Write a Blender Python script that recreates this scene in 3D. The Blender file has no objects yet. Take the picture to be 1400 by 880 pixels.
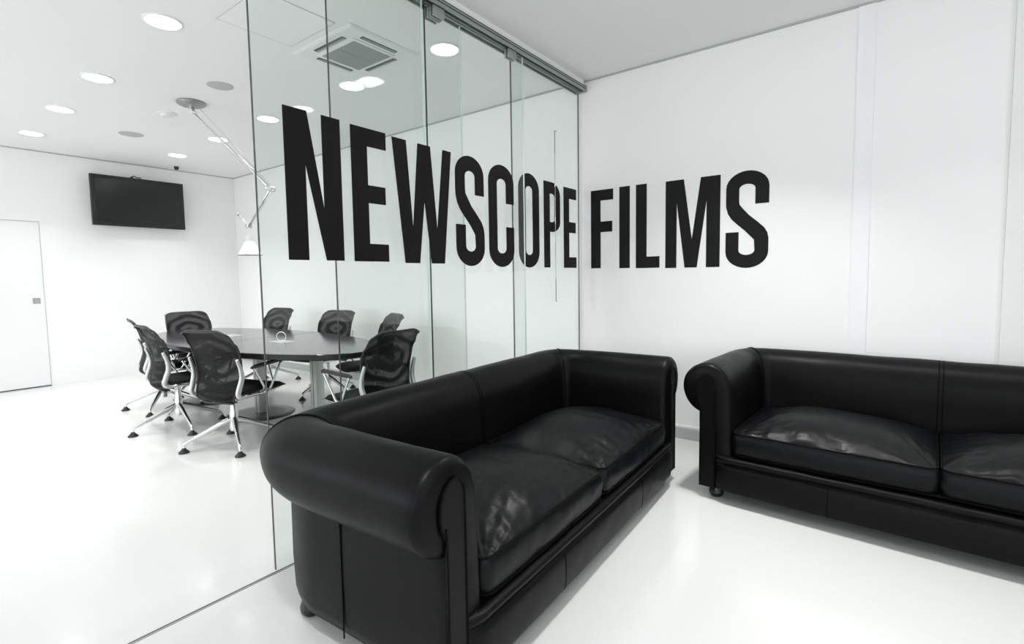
import bpy, bmesh, math, random
from mathutils import Vector, Matrix, noise
import numpy as np
random.seed(4)
S = bpy.context.scene
COL = S.collection
H, D, L, G = 2.96, 3.947, 8.572, 2.159        # ceiling height, back wall y, left wall x, glass plane x
PI = math.pi

# ---------------------------------------------------------------- materials
def mat(name, col=(.8, .8, .8), rough=.5, metal=0., spec=.5, coat=0., coat_rough=.1):
    m = bpy.data.materials.new(name); m.use_nodes = True
    b = m.node_tree.nodes['Principled BSDF']
    b.inputs['Base Color'].default_value = (*col, 1)
    b.inputs['Roughness'].default_value = rough
    b.inputs['Metallic'].default_value = metal
    b.inputs['Specular IOR Level'].default_value = spec
    b.inputs['Coat Weight'].default_value = coat
    b.inputs['Coat Roughness'].default_value = coat_rough
    return m
def bump(m, scale, strength, dist=.01, detail=3, stretch=None, rough_var=0., kind='NOISE', second=None):
    nt = m.node_tree; b = nt.nodes['Principled BSDF']
    tc = nt.nodes.new('ShaderNodeTexCoord'); mp = nt.nodes.new('ShaderNodeMapping')
    nt.links.new(tc.outputs['Object'], mp.inputs['Vector'])
    if stretch: mp.inputs['Scale'].default_value = stretch
    if kind == 'VORONOI':
        n = nt.nodes.new('ShaderNodeTexVoronoi'); n.feature = 'DISTANCE_TO_EDGE'; n.inputs['Scale'].default_value = scale; out = n.outputs['Distance']
    else:
        n = nt.nodes.new('ShaderNodeTexNoise'); n.inputs['Scale'].default_value = scale; n.inputs['Detail'].default_value = detail; out = n.outputs['Fac']
    nt.links.new(mp.outputs['Vector'], n.inputs['Vector'])
    bp = nt.nodes.new('ShaderNodeBump'); bp.inputs['Strength'].default_value = strength; bp.inputs['Distance'].default_value = dist
    nt.links.new(out, bp.inputs['Height'])
    last = bp
    if second:
        n2 = nt.nodes.new('ShaderNodeTexNoise'); n2.inputs['Scale'].default_value = second[0]; n2.inputs['Detail'].default_value = 4
        nt.links.new(mp.outputs['Vector'], n2.inputs['Vector'])
        b2 = nt.nodes.new('ShaderNodeBump'); b2.inputs['Strength'].default_value = second[1]; b2.inputs['Distance'].default_value = second[2]
        nt.links.new(n2.outputs['Fac'], b2.inputs['Height']); nt.links.new(bp.outputs['Normal'], b2.inputs['Normal']); last = b2
    nt.links.new(last.outputs['Normal'], b.inputs['Normal'])
    if rough_var:
        n3 = nt.nodes.new('ShaderNodeTexNoise'); n3.inputs['Scale'].default_value = 5; n3.inputs['Detail'].default_value = 5
        nt.links.new(tc.outputs['Object'], n3.inputs['Vector'])
        mr = nt.nodes.new('ShaderNodeMapRange'); r0 = b.inputs['Roughness'].default_value
        mr.inputs['From Min'].default_value = .3; mr.inputs['From Max'].default_value = .7
        mr.inputs['To Min'].default_value = r0 - rough_var; mr.inputs['To Max'].default_value = r0 + rough_var
        nt.links.new(n3.outputs['Fac'], mr.inputs['Value']); nt.links.new(mr.outputs['Result'], b.inputs['Roughness'])
    return m
M = {}
M['wall'] = bump(mat('white_wall_paint', (.9, .9, .895), .75, spec=.25), 90, .05, .002)
M['ceiling'] = mat('white_ceiling_paint', (.88, .89, .88), .85, spec=.2)
M['floor'] = bump(mat('white_epoxy_floor', (.65, .655, .645), .17, spec=.5, coat=.12, coat_rough=.07), 26, .17, .0035, 2, second=(140, .16, .0008))
M['base'] = mat('grey_baseboard', (.46, .47, .46), .45)
M['door'] = mat('white_lacquer_door', (.85, .86, .86), .45)
M['seam'] = mat('dark_gap', (.05, .05, .05), .8)
M['seamgrey'] = mat('grey_gap', (.46, .47, .46), .8)
M['hairline'] = mat('hairline_gap', (.58, .59, .58), .8)
M['leather'] = bump(mat('black_leather', (.0022, .0022, .0026), .42, spec=.13, coat=.0), 420, .25, .0006, 2, rough_var=.05, second=(9, .25, .006))
M['cushleather'] = bump(mat('worn_black_leather', (.0026, .0028, .0034), .37, spec=.16), 420, .25, .0006, 2, rough_var=.06, second=(16, .4, .008))
M['piping'] = mat('black_piping', (.002, .002, .002), .6, spec=.08)
M['foot'] = mat('black_lacquered_foot', (.008, .008, .008), .25)
M['screen'] = mat('tv_screen', (.006, .006, .007), .18)
M['tvbody'] = mat('tv_black_plastic', (.008, .008, .009), .35)
M['blackplastic'] = mat('black_plastic', (.012, .012, .012), .4)
M['seatfabric'] = bump(mat('black_seat_fabric', (.004, .004, .0045), .7, spec=.25), 700, .3, .001)
M['alu'] = mat('polished_aluminium', (.72, .73, .73), .22, 1.)
M['alusatin'] = mat('satin_aluminium', (.62, .64, .63), .38, .85)
M['silver'] = mat('silver_grey_frame', (.55, .56, .56), .35, .6)
M['rail'] = mat('anodised_rail', (.36, .385, .37), .4, .55)
M['raildark'] = mat('rail_slot', (.03, .035, .033), .7)
M['table'] = mat('dark_table_laminate', (.030, .028, .034), .12, spec=.6)
M['tableedge'] = mat('black_table_edge', (.008, .008, .008), .3)
M['column'] = mat('brushed_table_column', (.55, .58, .56), .4, .5)
M['tbase'] = mat('dark_grey_base_plate', (.10, .105, .105), .3, .6)
M['white'] = mat('white_plastic', (.82, .83, .82), .4)
M['greyplate'] = mat('speaker_grille_grey', (.50, .51, .50), .7)
M['grille'] = mat('intake_grille_grey', (.33, .36, .35), .7)
M['slot'] = mat('air_slot_dark', (.05, .055, .055), .7)
M['vinyl'] = mat('black_vinyl', (.0065, .0055, .0055), .5, spec=.18)
M['chrome'] = mat('chrome', (.8, .8, .8), .1, 1.)
M['lampgrey'] = mat('lamp_grey_disc', (.33, .34, .33), .4, .6)
M['lampwhite'] = mat('lamp_shade_white', (.88, .88, .88), .35)
M['handlegrey'] = mat('handle_grey', (.45, .46, .46), .4, .3)
M['paper'] = mat('white_socket_plate', (.8, .8, .8), .35)
M['edge'] = mat('glass_edge', (.02, .032, .028), .2)
M['edgelight'] = mat('glass_edge_pale', (.62, .72, .68), .15)
M['panel'] = mat('white_wall_panel', (.895, .895, .90), .7, spec=.25)
M['panel2'] = mat('white_wall_panel_warm', (.83, .84, .82), .7, spec=.25)
def emis(name, col, s):
    m = bpy.data.materials.new(name); m.use_nodes = True; nt = m.node_tree; nt.nodes.clear()
    e = nt.nodes.new('ShaderNodeEmission'); o = nt.nodes.new('ShaderNodeOutputMaterial')
    e.inputs['Color'].default_value = (*col, 1); e.inputs['Strength'].default_value = s
    nt.links.new(e.outputs[0], o.inputs['Surface']); return m
M['glow'] = emis('lit_diffuser', (1, 1, 1), 9)
def glass(name, tint):
    m = bpy.data.materials.new(name); m.use_nodes = True; nt = m.node_tree; nt.nodes.clear()
    o = nt.nodes.new('ShaderNodeOutputMaterial'); t = nt.nodes.new('ShaderNodeBsdfTransparent')
    g = nt.nodes.new('ShaderNodeBsdfGlossy'); mx = nt.nodes.new('ShaderNodeMixShader')
    ge = nt.nodes.new('ShaderNodeNewGeometry'); dp = nt.nodes.new('ShaderNodeVectorMath'); dp.operation = 'DOT_PRODUCT'
    nt.links.new(ge.outputs['Normal'], dp.inputs[0]); nt.links.new(ge.outputs['Incoming'], dp.inputs[1])
    def mth(op, a, b=None):
        n = nt.nodes.new('ShaderNodeMath'); n.operation = op
        for i, q in enumerate((a, b)):
            if q is None: continue
            if isinstance(q, (int, float)): n.inputs[i].default_value = q
            else: nt.links.new(q, n.inputs[i])
        return n.outputs[0]
    c = mth('SUBTRACT', 1.0, mth('ABSOLUTE', dp.outputs['Value'])); fr = mth('ADD', mth('MULTIPLY', mth('POWER', c, 5.0), .96), .035)
    t.inputs['Color'].default_value = (*tint, 1); g.inputs['Roughness'].default_value = .0
    nt.links.new(fr, mx.inputs['Fac']); nt.links.new(t.outputs[0], mx.inputs[1]); nt.links.new(g.outputs[0], mx.inputs[2])
    nt.links.new(mx.outputs[0], o.inputs['Surface']); return m
M['glass'] = glass('clear_glass', (.958, .975, .967))
def meshfabric():                                   # woven net of the chair backs: partly see-through, with moire
    m = mat('black_net_fabric', (.003, .003, .0035), .6, spec=.2)
    nt = m.node_tree; b = nt.nodes['Principled BSDF']; o = nt.nodes['Material Output']
    tc = nt.nodes.new('ShaderNodeTexCoord'); mp = nt.nodes.new('ShaderNodeMapping'); nt.links.new(tc.outputs['Object'], mp.inputs['Vector'])
    mp.inputs['Location'].default_value = (0, .06, -1.17); mp.inputs['Scale'].default_value = (1., .3, 1.6)
    w = nt.nodes.new('ShaderNodeTexWave'); w.wave_type = 'RINGS'; w.rings_direction = 'SPHERICAL'; w.inputs['Scale'].default_value = 2.6
    w.inputs['Distortion'].default_value = 3.2; w.inputs['Detail'].default_value = 1; w.inputs['Detail Scale'].default_value = 2
    nt.links.new(mp.outputs['Vector'], w.inputs['Vector'])
    mr = nt.nodes.new('ShaderNodeMapRange'); mr.inputs['To Min'].default_value = .0; mr.inputs['To Max'].default_value = .09
    nt.links.new(w.outputs['Fac'], mr.inputs['Value'])
    t = nt.nodes.new('ShaderNodeBsdfTransparent'); mx = nt.nodes.new('ShaderNodeMixShader')
    nt.links.new(mr.outputs['Result'], mx.inputs['Fac']); nt.links.new(b.outputs[0], mx.inputs[1]); nt.links.new(t.outputs[0], mx.inputs[2])
    nt.links.new(mx.outputs[0], o.inputs['Surface']); return m
M['net'] = meshfabric()

# ---------------------------------------------------------------- mesh helpers
def finish(name, bm, m, parent=None, smooth=False, loc=None, rotz=None, angle=None):
    me = bpy.data.meshes.new(name); bmesh.ops.recalc_face_normals(bm, faces=bm.faces)
    bm.to_mesh(me); bm.free()
    for x in (m if isinstance(m, (list, tuple)) else [m]): me.materials.append(M[x])
    if smooth:
        for p in me.polygons: p.use_smooth = True
        if angle is not None:
            try: me.set_sharp_from_angle(angle=math.radians(angle))
            except Exception: pass
    o = bpy.data.objects.new(name, me); COL.objects.link(o)
    if parent: o.parent = parent
    if loc: o.location = loc
    if rotz is not None: o.rotation_euler[2] = rotz
    return o
def empty(name, loc=(0, 0, 0), rotz=0.):
    o = bpy.data.objects.new(name, None); COL.objects.link(o); o.location = loc; o.rotation_euler = (0, 0, rotz); o.empty_display_size = .1; return o
def tag(o, label, cat, group=None, kind=None):
    o['label'] = label; o['category'] = cat
    if group: o['group'] = group
    if kind: o['kind'] = kind
    return o
def struct(o, label=None):
    o['kind'] = 'structure'
    if label: o['label'] = label
    return o
def part_label(o, label): o['label'] = label; return o
def box(bm, x0, x1, y0, y1, z0, z1, bev=0., seg=2, mi=0):
    r = bmesh.ops.create_cube(bm, size=1)
    for v in r['verts']:
        v.co = Vector(((x0 + x1) / 2 + v.co.x * (x1 - x0), (y0 + y1) / 2 + v.co.y * (y1 - y0), (z0 + z1) / 2 + v.co.z * (z1 - z0)))
    fs = list({f for v in r['verts'] for f in v.link_faces})
    for f in fs: f.material_index = mi
    if bev:
        es = list({e for v in r['verts'] for e in v.link_edges})
        bmesh.ops.bevel(bm, geom=es, offset=bev, segments=seg, affect='EDGES', profile=.5)
    return bm
def lathe(bm, prof, cx=0, cy=0, n=32, mi=0, axis='Z', caps=True):
    rings = []
    for r, z in prof:
        rings.append([bm.verts.new((cx + r * math.cos(2 * PI * k / n), cy + r * math.sin(2 * PI * k / n), z)) for k in range(n)])
    for a, b in zip(rings, rings[1:]):
        for k in range(n):
            f = bm.faces.new((a[k], a[(k + 1) % n], b[(k + 1) % n], b[k])); f.material_index = mi
    if caps:
        for r in (rings[0], rings[-1]):
            try: f = bm.faces.new(r); f.material_index = mi
            except ValueError: pass
    return bm
def frames(pts, closed=False):
    pts = [Vector(p) for p in pts]; out = []; n = len(pts); up = None
    for i in range(n):
        if closed: t = (pts[(i + 1) % n] - pts[i - 1]).normalized()
        else: t = (pts[min(i + 1, n - 1)] - pts[max(i - 1, 0)]).normalized()
        if up is None:
            up = Vector((0, 0, 1)) if abs(t.z) < .9 else Vector((1, 0, 0))
        a = t.cross(up)
        if a.length < 1e-6: a = t.cross(Vector((1, .1, 0)))
        a.normalize(); b = a.cross(t).normalized(); up = b; out.append((pts[i], a, b))
    return out
def tube(bm, pts, r, n=8, closed=False, sy=1., mi=0):
    """tube along pts; r a number or a list; sy flattens the section's second axis"""
    fr = frames(pts, closed); rings = []
    for i, (p, a, b) in enumerate(fr):
        rr = r[i] if isinstance(r, (list, tuple)) else r
        s = sy[i] if isinstance(sy, (list, tuple)) else sy
        rings.append([bm.verts.new(p + a * rr * math.cos(2 * PI * k / n) + b * rr * s * math.sin(2 * PI * k / n)) for k in range(n)])
    m = len(rings)
    for i in range(m if closed else m - 1):
        A, B = rings[i], rings[(i + 1) % m]
        for k in range(n):
            f = bm.faces.new((A[k], A[(k + 1) % n], B[(k + 1) % n], B[k])); f.material_index = mi
    if not closed:
        for q in (rings[0], rings[-1]): f = bm.faces.new(q); f.material_index = mi
    return bm
def smoothpath(pts, k=6, closed=False):
    pts = [Vector(p) for p in pts]; n = len(pts); out = []
    for i in range(n if closed else n - 1):
        if closed: p0, p1, p2, p3 = pts[i - 1], pts[i], pts[(i + 1) % n], pts[(i + 2) % n]
        else: p0, p1, p2, p3 = pts[max(i - 1, 0)], pts[i], pts[i + 1], pts[min(i + 2, n - 1)]
        for j in range(k):
            t = j / k
            out.append(.5 * ((2 * p1) + (p2 - p0) * t + (2 * p0 - 5 * p1 + 4 * p2 - p3) * t * t + (3 * p1 - p0 - 3 * p2 + p3) * t ** 3))
    if not closed: out.append(pts[-1])
    return out
def prism(bm, poly, place, depth, mi=0):
    """poly: 2-D outline; place(u,v,w) -> 3-D; extruded 0..depth along w"""
    a = [bm.verts.new(place(u, v, 0)) for u, v in poly]; b = [bm.verts.new(place(u, v, depth)) for u, v in poly]
    n = len(poly)
    for q in (a, b): f = bm.faces.new(q); f.material_index = mi
    for k in range(n): f = bm.faces.new((a[k], a[(k + 1) % n], b[(k + 1) % n], b[k])); f.material_index = mi
    return bm
def obox(name, x0, x1, y0, y1, z0, z1, m, parent=None, bev=0.):
    bm = bmesh.new(); box(bm, x0, x1, y0, y1, z0, z1, bev); return finish(name, bm, m, parent, smooth=bool(bev), angle=40)

# ---------------------------------------------------------------- room shell
XR, YF = 3.4, -3.6
struct(obox('floor', -L - .2, XR + .2, YF - .2, D + .2, -.12, 0, 'floor'), 'glossy white poured floor of the meeting room and lounge')
struct(obox('ceiling', -L - .2, XR + .2, YF - .2, D + .2, H, H + .12, 'ceiling'), 'flat white ceiling')
struct(obox('wall_left', -L - .15, -L, YF - .15, D + .15, 0, H, 'wall'), 'white far wall of the meeting room behind the screen')
struct(obox('wall_back', -L - .15, XR + .15, D, D + .15, 0, H, 'wall'), 'white wall carrying the second word of the lettering')
bm = bmesh.new(); box(bm, XR, XR + .15, YF - .15, D + .15, 0, .75); box(bm, XR, XR + .15, YF - .15, D + .15, 2.6, H)
box(bm, XR, XR + .15, YF - .15, -2.2, .75, 2.6); box(bm, XR, XR + .15, 1.8, D + .15, .75, 2.6); struct(finish('wall_right', bm, 'wall'))
bm = bmesh.new()  # right-hand window added out of view to brighten the far wall
for a_, b_ in ((-2.2, -2.15), (-.225, -.175), (1.75, 1.8)): box(bm, XR + .04, XR + .1, a_, b_, .75, 2.6)
box(bm, XR + .04, XR + .1, -2.15, 1.75, .75, .8); box(bm, XR + .04, XR + .1, -2.15, 1.75, 2.55, 2.6); struct(finish('window_3', bm, 'white'))
# wall behind the viewer with two wide daylight windows
bm = bmesh.new()
wins = [(-7.6, -2.9), (-1.6, 2.6)]
z0w, z1w = .75, 2.55
box(bm, -L - .15, XR + .15, YF - .15, YF, 0, z0w); box(bm, -L - .15, XR + .15, YF - .15, YF, z1w, H)
xs = [-L - .15] + [v for w in wins for v in w] + [XR + .15]
for a, b in zip(xs[::2], xs[1::2]): box(bm, a, b, YF - .15, YF, z0w, z1w)
struct(finish('wall_front', bm, 'wall'))
for i, (a, b) in enumerate(wins):
    bm = bmesh.new(); t = .05; y0, y1 = YF - .10, YF - .04
    box(bm, a, a + t, y0, y1, z0w, z1w); box(bm, b - t, b, y0, y1, z0w, z1w)
    box(bm, a + t, b - t, y0, y1, z0w, z0w + t); box(bm, a + t, b - t, y0, y1, z1w - t, z1w)
    m_ = (a + b) / 2; box(bm, m_ - .025, m_ + .025, y0, y1, z0w + t, z1w - t)
    struct(finish('window_%d' % (i + 1), bm, 'white'))
# shadow gap where walls meet the ceiling
def gap(name, x0, x1, y0, y1): return struct(obox(name, x0, x1, y0, y1, H - .012, H - .0005, 'seamgrey'))
gap('trim_1', -L + .012, XR, D - .012, D + .002); gap('trim_2', -L - .002, -L + .012, YF, D - .012)
# baseboard of the back wall, with its little moulding on top
bm = bmesh.new(); box(bm, -L + .001, -.86, D - .018, D + .01, 0, .085, .003); struct(finish('baseboard_back', bm, 'base'), 'grey baseboard along the lettered wall')
bm = bmesh.new(); box(bm, -L + .001, -.92, D - .013, D + .01, .085, .105, .003); struct(finish('trim_3', bm, 'white'))
# right part of the lettered wall: raised panel fields
def panel(name, x0, x1, t, z0, m): return struct(obox(name, x0, x1, D - t, D + .01, z0, H - .0, m))
panel('trim_4', -.21, -.118, .008, .0, 'panel')
struct(obox('trim_5', .505, XR - .001, D - .02, D + .01, 0, H, 'panel2'), 'raised white wall panel at the far right')
# flush door in the far wall
dr = struct(empty('door_1', (-L, 1.12, 0)), 'flush white door with a square recessed pull')
Yd0, Yd1, Zd = .62, 1.545, 2.075
o = obox('door_leaf', .001, .008, Yd0 - 1.12, Yd1 - 1.12, .012, Zd - .004, 'door', dr)
bm = bmesh.new(); t = .006
box(bm, -.01, .004, Yd1 - 1.12, Yd1 - 1.12 + t, 0, Zd + t); box(bm, -.01, .004, Yd0 - 1.12 - t, Yd0 - 1.12, 0, Zd + t)
box(bm, -.01, .004, Yd0 - 1.12, Yd1 - 1.12, Zd, Zd + t)
finish('door_gap', bm, 'seamgrey', dr)
obox('door_sill', -.01, .012, Yd0 - 1.12, Yd1 - 1.12, .0005, .011, 'seam', dr)
hd = empty_h = None
bm = bmesh.new(); yc, zc, s = 1.470 - 1.12, 1.09, .036
for a, b, c, d in ((-s, s, s - .01, s), (-s, s, -s, -s + .01), (-s, -s + .01, -s + .01, s - .01), (s - .01, s, -s + .01, s - .01)):
    box(bm, .007, .012, yc + a, yc + b, zc + c, zc + d)
box(bm, .006, .0085, yc - s + .01, yc + s - .01, zc - s + .01, zc + s - .01)
finish('door_handle', bm, 'handlegrey', dr)

# ---------------------------------------------------------------- ceiling fittings
PM, PL = 6.6, 8.5
def downlight(x, y, label, z=H, power=None):
    t = tag(empty('ceiling_light', (x, y, z)), label, 'ceiling light', 'round downlights in the ceiling')
    bm = bmesh.new(); lathe(bm, [(.098, .0), (.112, .0), (.113, -.004), (.108, -.008), (.099, -.008), (.098, .0)], n=40, caps=False)
    finish('trim_ring', bm, 'white', t, True, angle=50)
    bm = bmesh.new(); lathe(bm, [(.098, -.001), (.098, -.0055), (.09, -.0065), (.0005, -.0068)], n=40)
    finish('diffuser', bm, 'glow', t, True)
    ld = bpy.data.lights.new('downlight_lamp', 'AREA'); ld.shape = 'DISK'; ld.size = .19; ld.energy = power or (PM if x < -G else PL); ld.spread = math.radians(98)
    ld.color = (1, .995, .985)
    lo = bpy.data.objects.new('downlight_lamp', ld); COL.objects.link(lo); lo.parent = t; lo.location = (0, 0, -.0095)
    return t
LIGHTS = [
 (-7.62, 1.378, 'ceiling downlight nearest the far wall in the left row, above the white door side'),
 (-6.375, 1.372, 'second ceiling downlight of the left row counted from the far wall'),
 (-5.19, 1.365, 'third ceiling downlight of the left row counted from the far wall'),
 (-3.768, 1.35, 'largest ceiling downlight at top left, nearest of the left row'),
 (-7.541, 2.775, 'small ceiling downlight nearest the wall screen, above its right end'),
 (-6.35, 2.77, 'ceiling downlight crossed by the slanting arm of the ceiling lamp'),
 (-5.174, 2.757, 'ceiling downlight just left of the letter N, behind the glass'),
 (-3.756, 2.757, 'ceiling downlight right beside the air conditioner, behind the glass'),
 (-2.648, 2.756, 'ceiling downlight behind the glass just below the door rail, nearest the partition'),
 (-2.5, 1.35, 'ceiling downlight of the left row above the frame edge, close to the partition'),
 (-.785, 2.79, 'lounge ceiling downlight mirrored beside the air conditioner'),
 (.30, 2.81, 'lounge ceiling downlight mirrored above the letter N'),
]
for a in LIGHTS[:9]: downlight(*a)
# lounge lights stay outside the frame but light it and mirror in the glass
downlight(*LIGHTS[10], power=12.5); downlight(*LIGHTS[11], power=4.)
downlight(-6.37, -.1, 'meeting room ceiling downlight on the row behind the viewer, far'); downlight(-3.77, -.1, 'meeting room ceiling downlight on the row behind the viewer, near')
downlight(1.45, 2.8, 'lounge ceiling downlight over the right end of the far sofa', power=4)
downlight(-.8, .3, 'lounge ceiling downlight above the viewer, left'); downlight(1.0, .3, 'lounge ceiling downlight above the viewer, right')

def disc(name, x, y, r, m, label, cat, group=None):
    bm = bmesh.new(); lathe(bm, [(.0005, -.006), (r - .006, -.006), (r, -.004), (r, 0.)], n=36)
    o = finish(name, bm, m, None, True, (x, y, H), angle=40); return tag(o, label, cat, group)
disc('ceiling_speaker', -4.616, 2.056, .10, 'greyplate', 'round grey ceiling speaker beside the lamp base, right of it', 'speaker', 'round ceiling speakers')
disc('ceiling_speaker', -6.86, 2.074, .115, 'greyplate', 'round grey ceiling speaker above the wall screen, left of the smoke detector', 'speaker', 'round ceiling speakers')
t = tag(empty('smoke_detector', (-5.768, 2.05, H)), 'small round white detector on the ceiling left of the lamp base', 'smoke detector')
bm = bmesh.new(); lathe(bm, [(.085, 0), (.085, -.006), (.075, -.012), (.0005, -.012)], n=32); finish('base_ring', bm, 'white', t, True, angle=40)
bm = bmesh.new(); lathe(bm, [(.055, -.012), (.055, -.022), (.045, -.032), (.0005, -.034)], n=32); finish('sensor_cap', bm, 'white', t, True, angle=40)
bm = bmesh.new(); lathe(bm, [(.030, 0), (.030, -.02), (.026, -.036), (.014, -.046), (.0005, -.048)], n=24)
tag(finish('dome_camera', bm, 'blackplastic', None, True, (-8.30, 3.03, H), angle=50), 'tiny black dome sensor on the ceiling above the right end of the screen', 'sensor')
# service hatch outline
t = tag(empty('access_hatch', (-3.2, 1.79, H)), 'square access hatch outlined in the ceiling in front of the air conditioner', 'ceiling hatch')
obox('hatch_panel', -.262, .262, -.245, .245, -.003, 0, 'ceiling', t)
bm = bmesh.new()
for a in ((-.267, .267, .246, .251), (-.267, .267, -.251, -.246), (-.267, -.262, -.246, .246), (.262, .267, -.246, .246)): box(bm, *a, -.0035, 0)
finish('hatch_gap', bm, 'hairline', t)
# cassette air conditioner
ac = tag(empty('air_conditioner', (-3.205, 2.40, H)), 'square white cassette air conditioner in the ceiling behind the glass', 'air conditioner')
bm = bmesh.new(); hx, hy = .35, .30
def ringquad(bm, outer, inner, z0, z1):
    o_ = [bm.verts.new((x, y, z0)) for x, y in outer]; i_ = [bm.verts.new((x, y, z1)) for x, y in inner]
    for k in range(4): bm.faces.new((o_[k], o_[(k + 1) % 4], i_[(k + 1) % 4], i_[k]))
rect = lambda a, b: [(-a, -b), (a, -b), (a, b), (-a, b)]
ringquad(bm, rect(hx, hy), rect(hx, hy), 0, -.004)
ringquad(bm, rect(hx, hy), rect(hx - .02, hy - .02), -.004, -.012)
v = [bm.verts.new((x, y, -.012)) for x, y in rect(hx - .02, hy - .02)]; bm.faces.new(v)
finish('housing', bm, 'white', ac)
bm = bmesh.new(); box(bm, -.215, .215, -.185, .185, -.020, -.010, .004)
gr = finish('intake_frame', bm, 'white', ac, True, angle=40)
bm = bmesh.new(); box(bm, -.19, .19, -.16, .16, -.023, -.019)
for k in range(31): box(bm, -.185, .185, -.154 + k * .0100, -.1505 + k * .0100, -.025, -.0225)
box(bm, -.004, .004, -.16, .16, -.0255, -.022)
finish('grille', bm, 'grille', gr)
for (cx_, cy_, a, b) in ((0, .222, .17, .018), (0, -.222, .17, .018), (.262, 0, .018, .15), (-.262, 0, .018, .15)):
    bm = bmesh.new(); box(bm, cx_ - a, cx_ + a, cy_ - b, cy_ + b, -.016, -.010, .002); s_ = finish('air_slot', bm, 'slot', ac)
    bm = bmesh.new()
    if a > b: box(bm, cx_ - a + .01, cx_ + a - .01, cy_ - .002, cy_ + .011, -.019, -.0155)
    else: box(bm, cx_ - .002, cx_ + .011, cy_ - b + .01, cy_ + b - .01, -.019, -.0155)
    finish('vane', bm, 'grille', s_)

# ---------------------------------------------------------------- wall screen
tv = tag(empty('wall_screen', (-L, 2.62, 2.41)), 'large black flat screen mounted high on the far white wall', 'television')
yc = 2.605; hw = .545; hh = .335
bm = bmesh.new(); box(bm, .10, .155, -hw, hw, -hh, hh, .006); finish('casing', bm, 'tvbody', tv, True, angle=40)
bm = bmesh.new(); box(bm, .1545, .157, -hw + .045, hw - .045, -hh + .055, hh - .045); finish('screen', bm, 'screen', tv)
bm = bmesh.new(); box(bm, .155, .161, -hw + .002, hw - .002, -hh + .002, -hh + .03, .002); finish('lower_bezel', bm, 'tvbody', tv)
bm = bmesh.new(); box(bm, .0, .10, -.18, .18, -.15, .15, .004); box(bm, .03, .06, -.07, -.04, .1, hh + .03); box(bm, .03, .06, .03, .06, .1, hh + .02)
tube(bm, smoothpath([(.05, -.06, hh + .02), (.05, -.03, hh + .045), (.05, .01, hh + .03), (.05, .05, hh + .035)]), .006)
finish('wall_bracket', bm, 'tvbody', tv)
tv.location = (-L, 2.60, 2.405)
tv.rotation_euler = (0, 0, 0)

# ---------------------------------------------------------------- jointed ceiling lamp
lp = tag(empty('ceiling_arm_lamp', (-5.245, 2.07, H)), 'jointed aluminium arm lamp hanging from a grey ceiling disc over the table', 'lamp')
Pb = Vector((-5.245, 2.07, H))
def rel(*p): return Vector(p) - Pb
bm = bmesh.new(); lathe(bm, [(.112, 0), (.122, -.008), (.118, -.02), (.09, -.034), (.06, -.04), (.0005, -.042)], n=40); finish('ceiling_disc', bm, 'lampgrey', lp, True, angle=50)
J0 = rel(-5.225, 2.075, 2.865); Eb = rel(-4.61, 2.45, 2.145); K = rel(-5.37, 2.6, 1.868)
bm = bmesh.new(); tube(bm, [(0, 0, -.04), (.01, .003, -.07), J0 + Vector((0, 0, .01)), J0], [.02, .018, .016, .016], 12); tube(bm, [J0 + Vector((-.02, .03, 0)), J0 + Vector((.02, -.03, 0))], .018, 12); finish('swivel', bm, 'alu', lp, True, angle=40)
bm = bmesh.new(); tube(bm, [J0, J0 + (Eb - J0) * .35, J0 + (Eb - J0) * .36, Eb], [.009, .009, .013, .013], 10); a1 = finish('upper_arm', bm, 'alu', lp, True, angle=40)
bm = bmesh.new(); tube(bm, [J0 + Vector((.05, .04, .03)), J0 + (Eb - J0) * .45 + Vector((0.02, .02, .045)), Eb + Vector((0, 0, .03))], .0025, 6); finish('tension_wire', bm, 'alu', a1)
bm = bmesh.new(); tube(bm, [Eb + Vector((-.03, -.02, .012)), Eb + Vector((.03, .02, -.012))], .024, 12); tube(bm, [Eb + Vector((.03, -.03, 0)), Eb + Vector((-.03, .03, 0))], .02, 12); finish('elbow_joint', bm, 'alu', lp, True, angle=40)
bm = bmesh.new(); tube(bm, [Eb, K], .010, 10); tube(bm, [Eb + Vector((0, 0, -.035)), K + Vector((.03, 0, -.005))], .003, 6); finish('lower_arm', bm, 'alu', lp, True)
bm = bmesh.new(); tube(bm, [K + Vector((.0, -.025, 0)), K + Vector((0, .025, 0))], .02, 12)
d = (rel(-5.51, 2.56, 2.005) - K); tube(bm, [K, K + d], .009, 10); tube(bm, [K + d * .93, K + d * 1.05], .015, 10)
tube(bm, [K, K + Vector((.05, .01, .03))], .008, 8); finish('head_joint', bm, 'alu', lp, True)
hd = K + Vector((.0, 0, -.10))
bm = bmesh.new(); lathe(bm, [(.004, .10), (.004, .0)], n=8); lathe(bm, [(.0005, .005), (.037, .003), (.037, -.06), (.034, -.062), (.0005, -.062)], n=28); sk = finish('lamp_socket', bm, 'white', lp, True, hd, angle=40)
bm = bmesh.new(); lathe(bm, [(.037, -.055), (.05, -.075), (.112, -.19), (.116, -.198), (.112, -.198), (.046, -.075), (.03, -.06)], n=40, caps=False); finish('lamp_shade', bm, 'lampwhite', lp, True, hd, angle=50)
bm = bmesh.new(); tube(bm, [(.1155 * math.cos(a), .1155 * math.sin(a), -.199) for a in [2 * PI * k / 40 for k in range(40)]], .003, 6, True); finish('shade_rim', bm, 'lampgrey', lp, True, hd)

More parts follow.
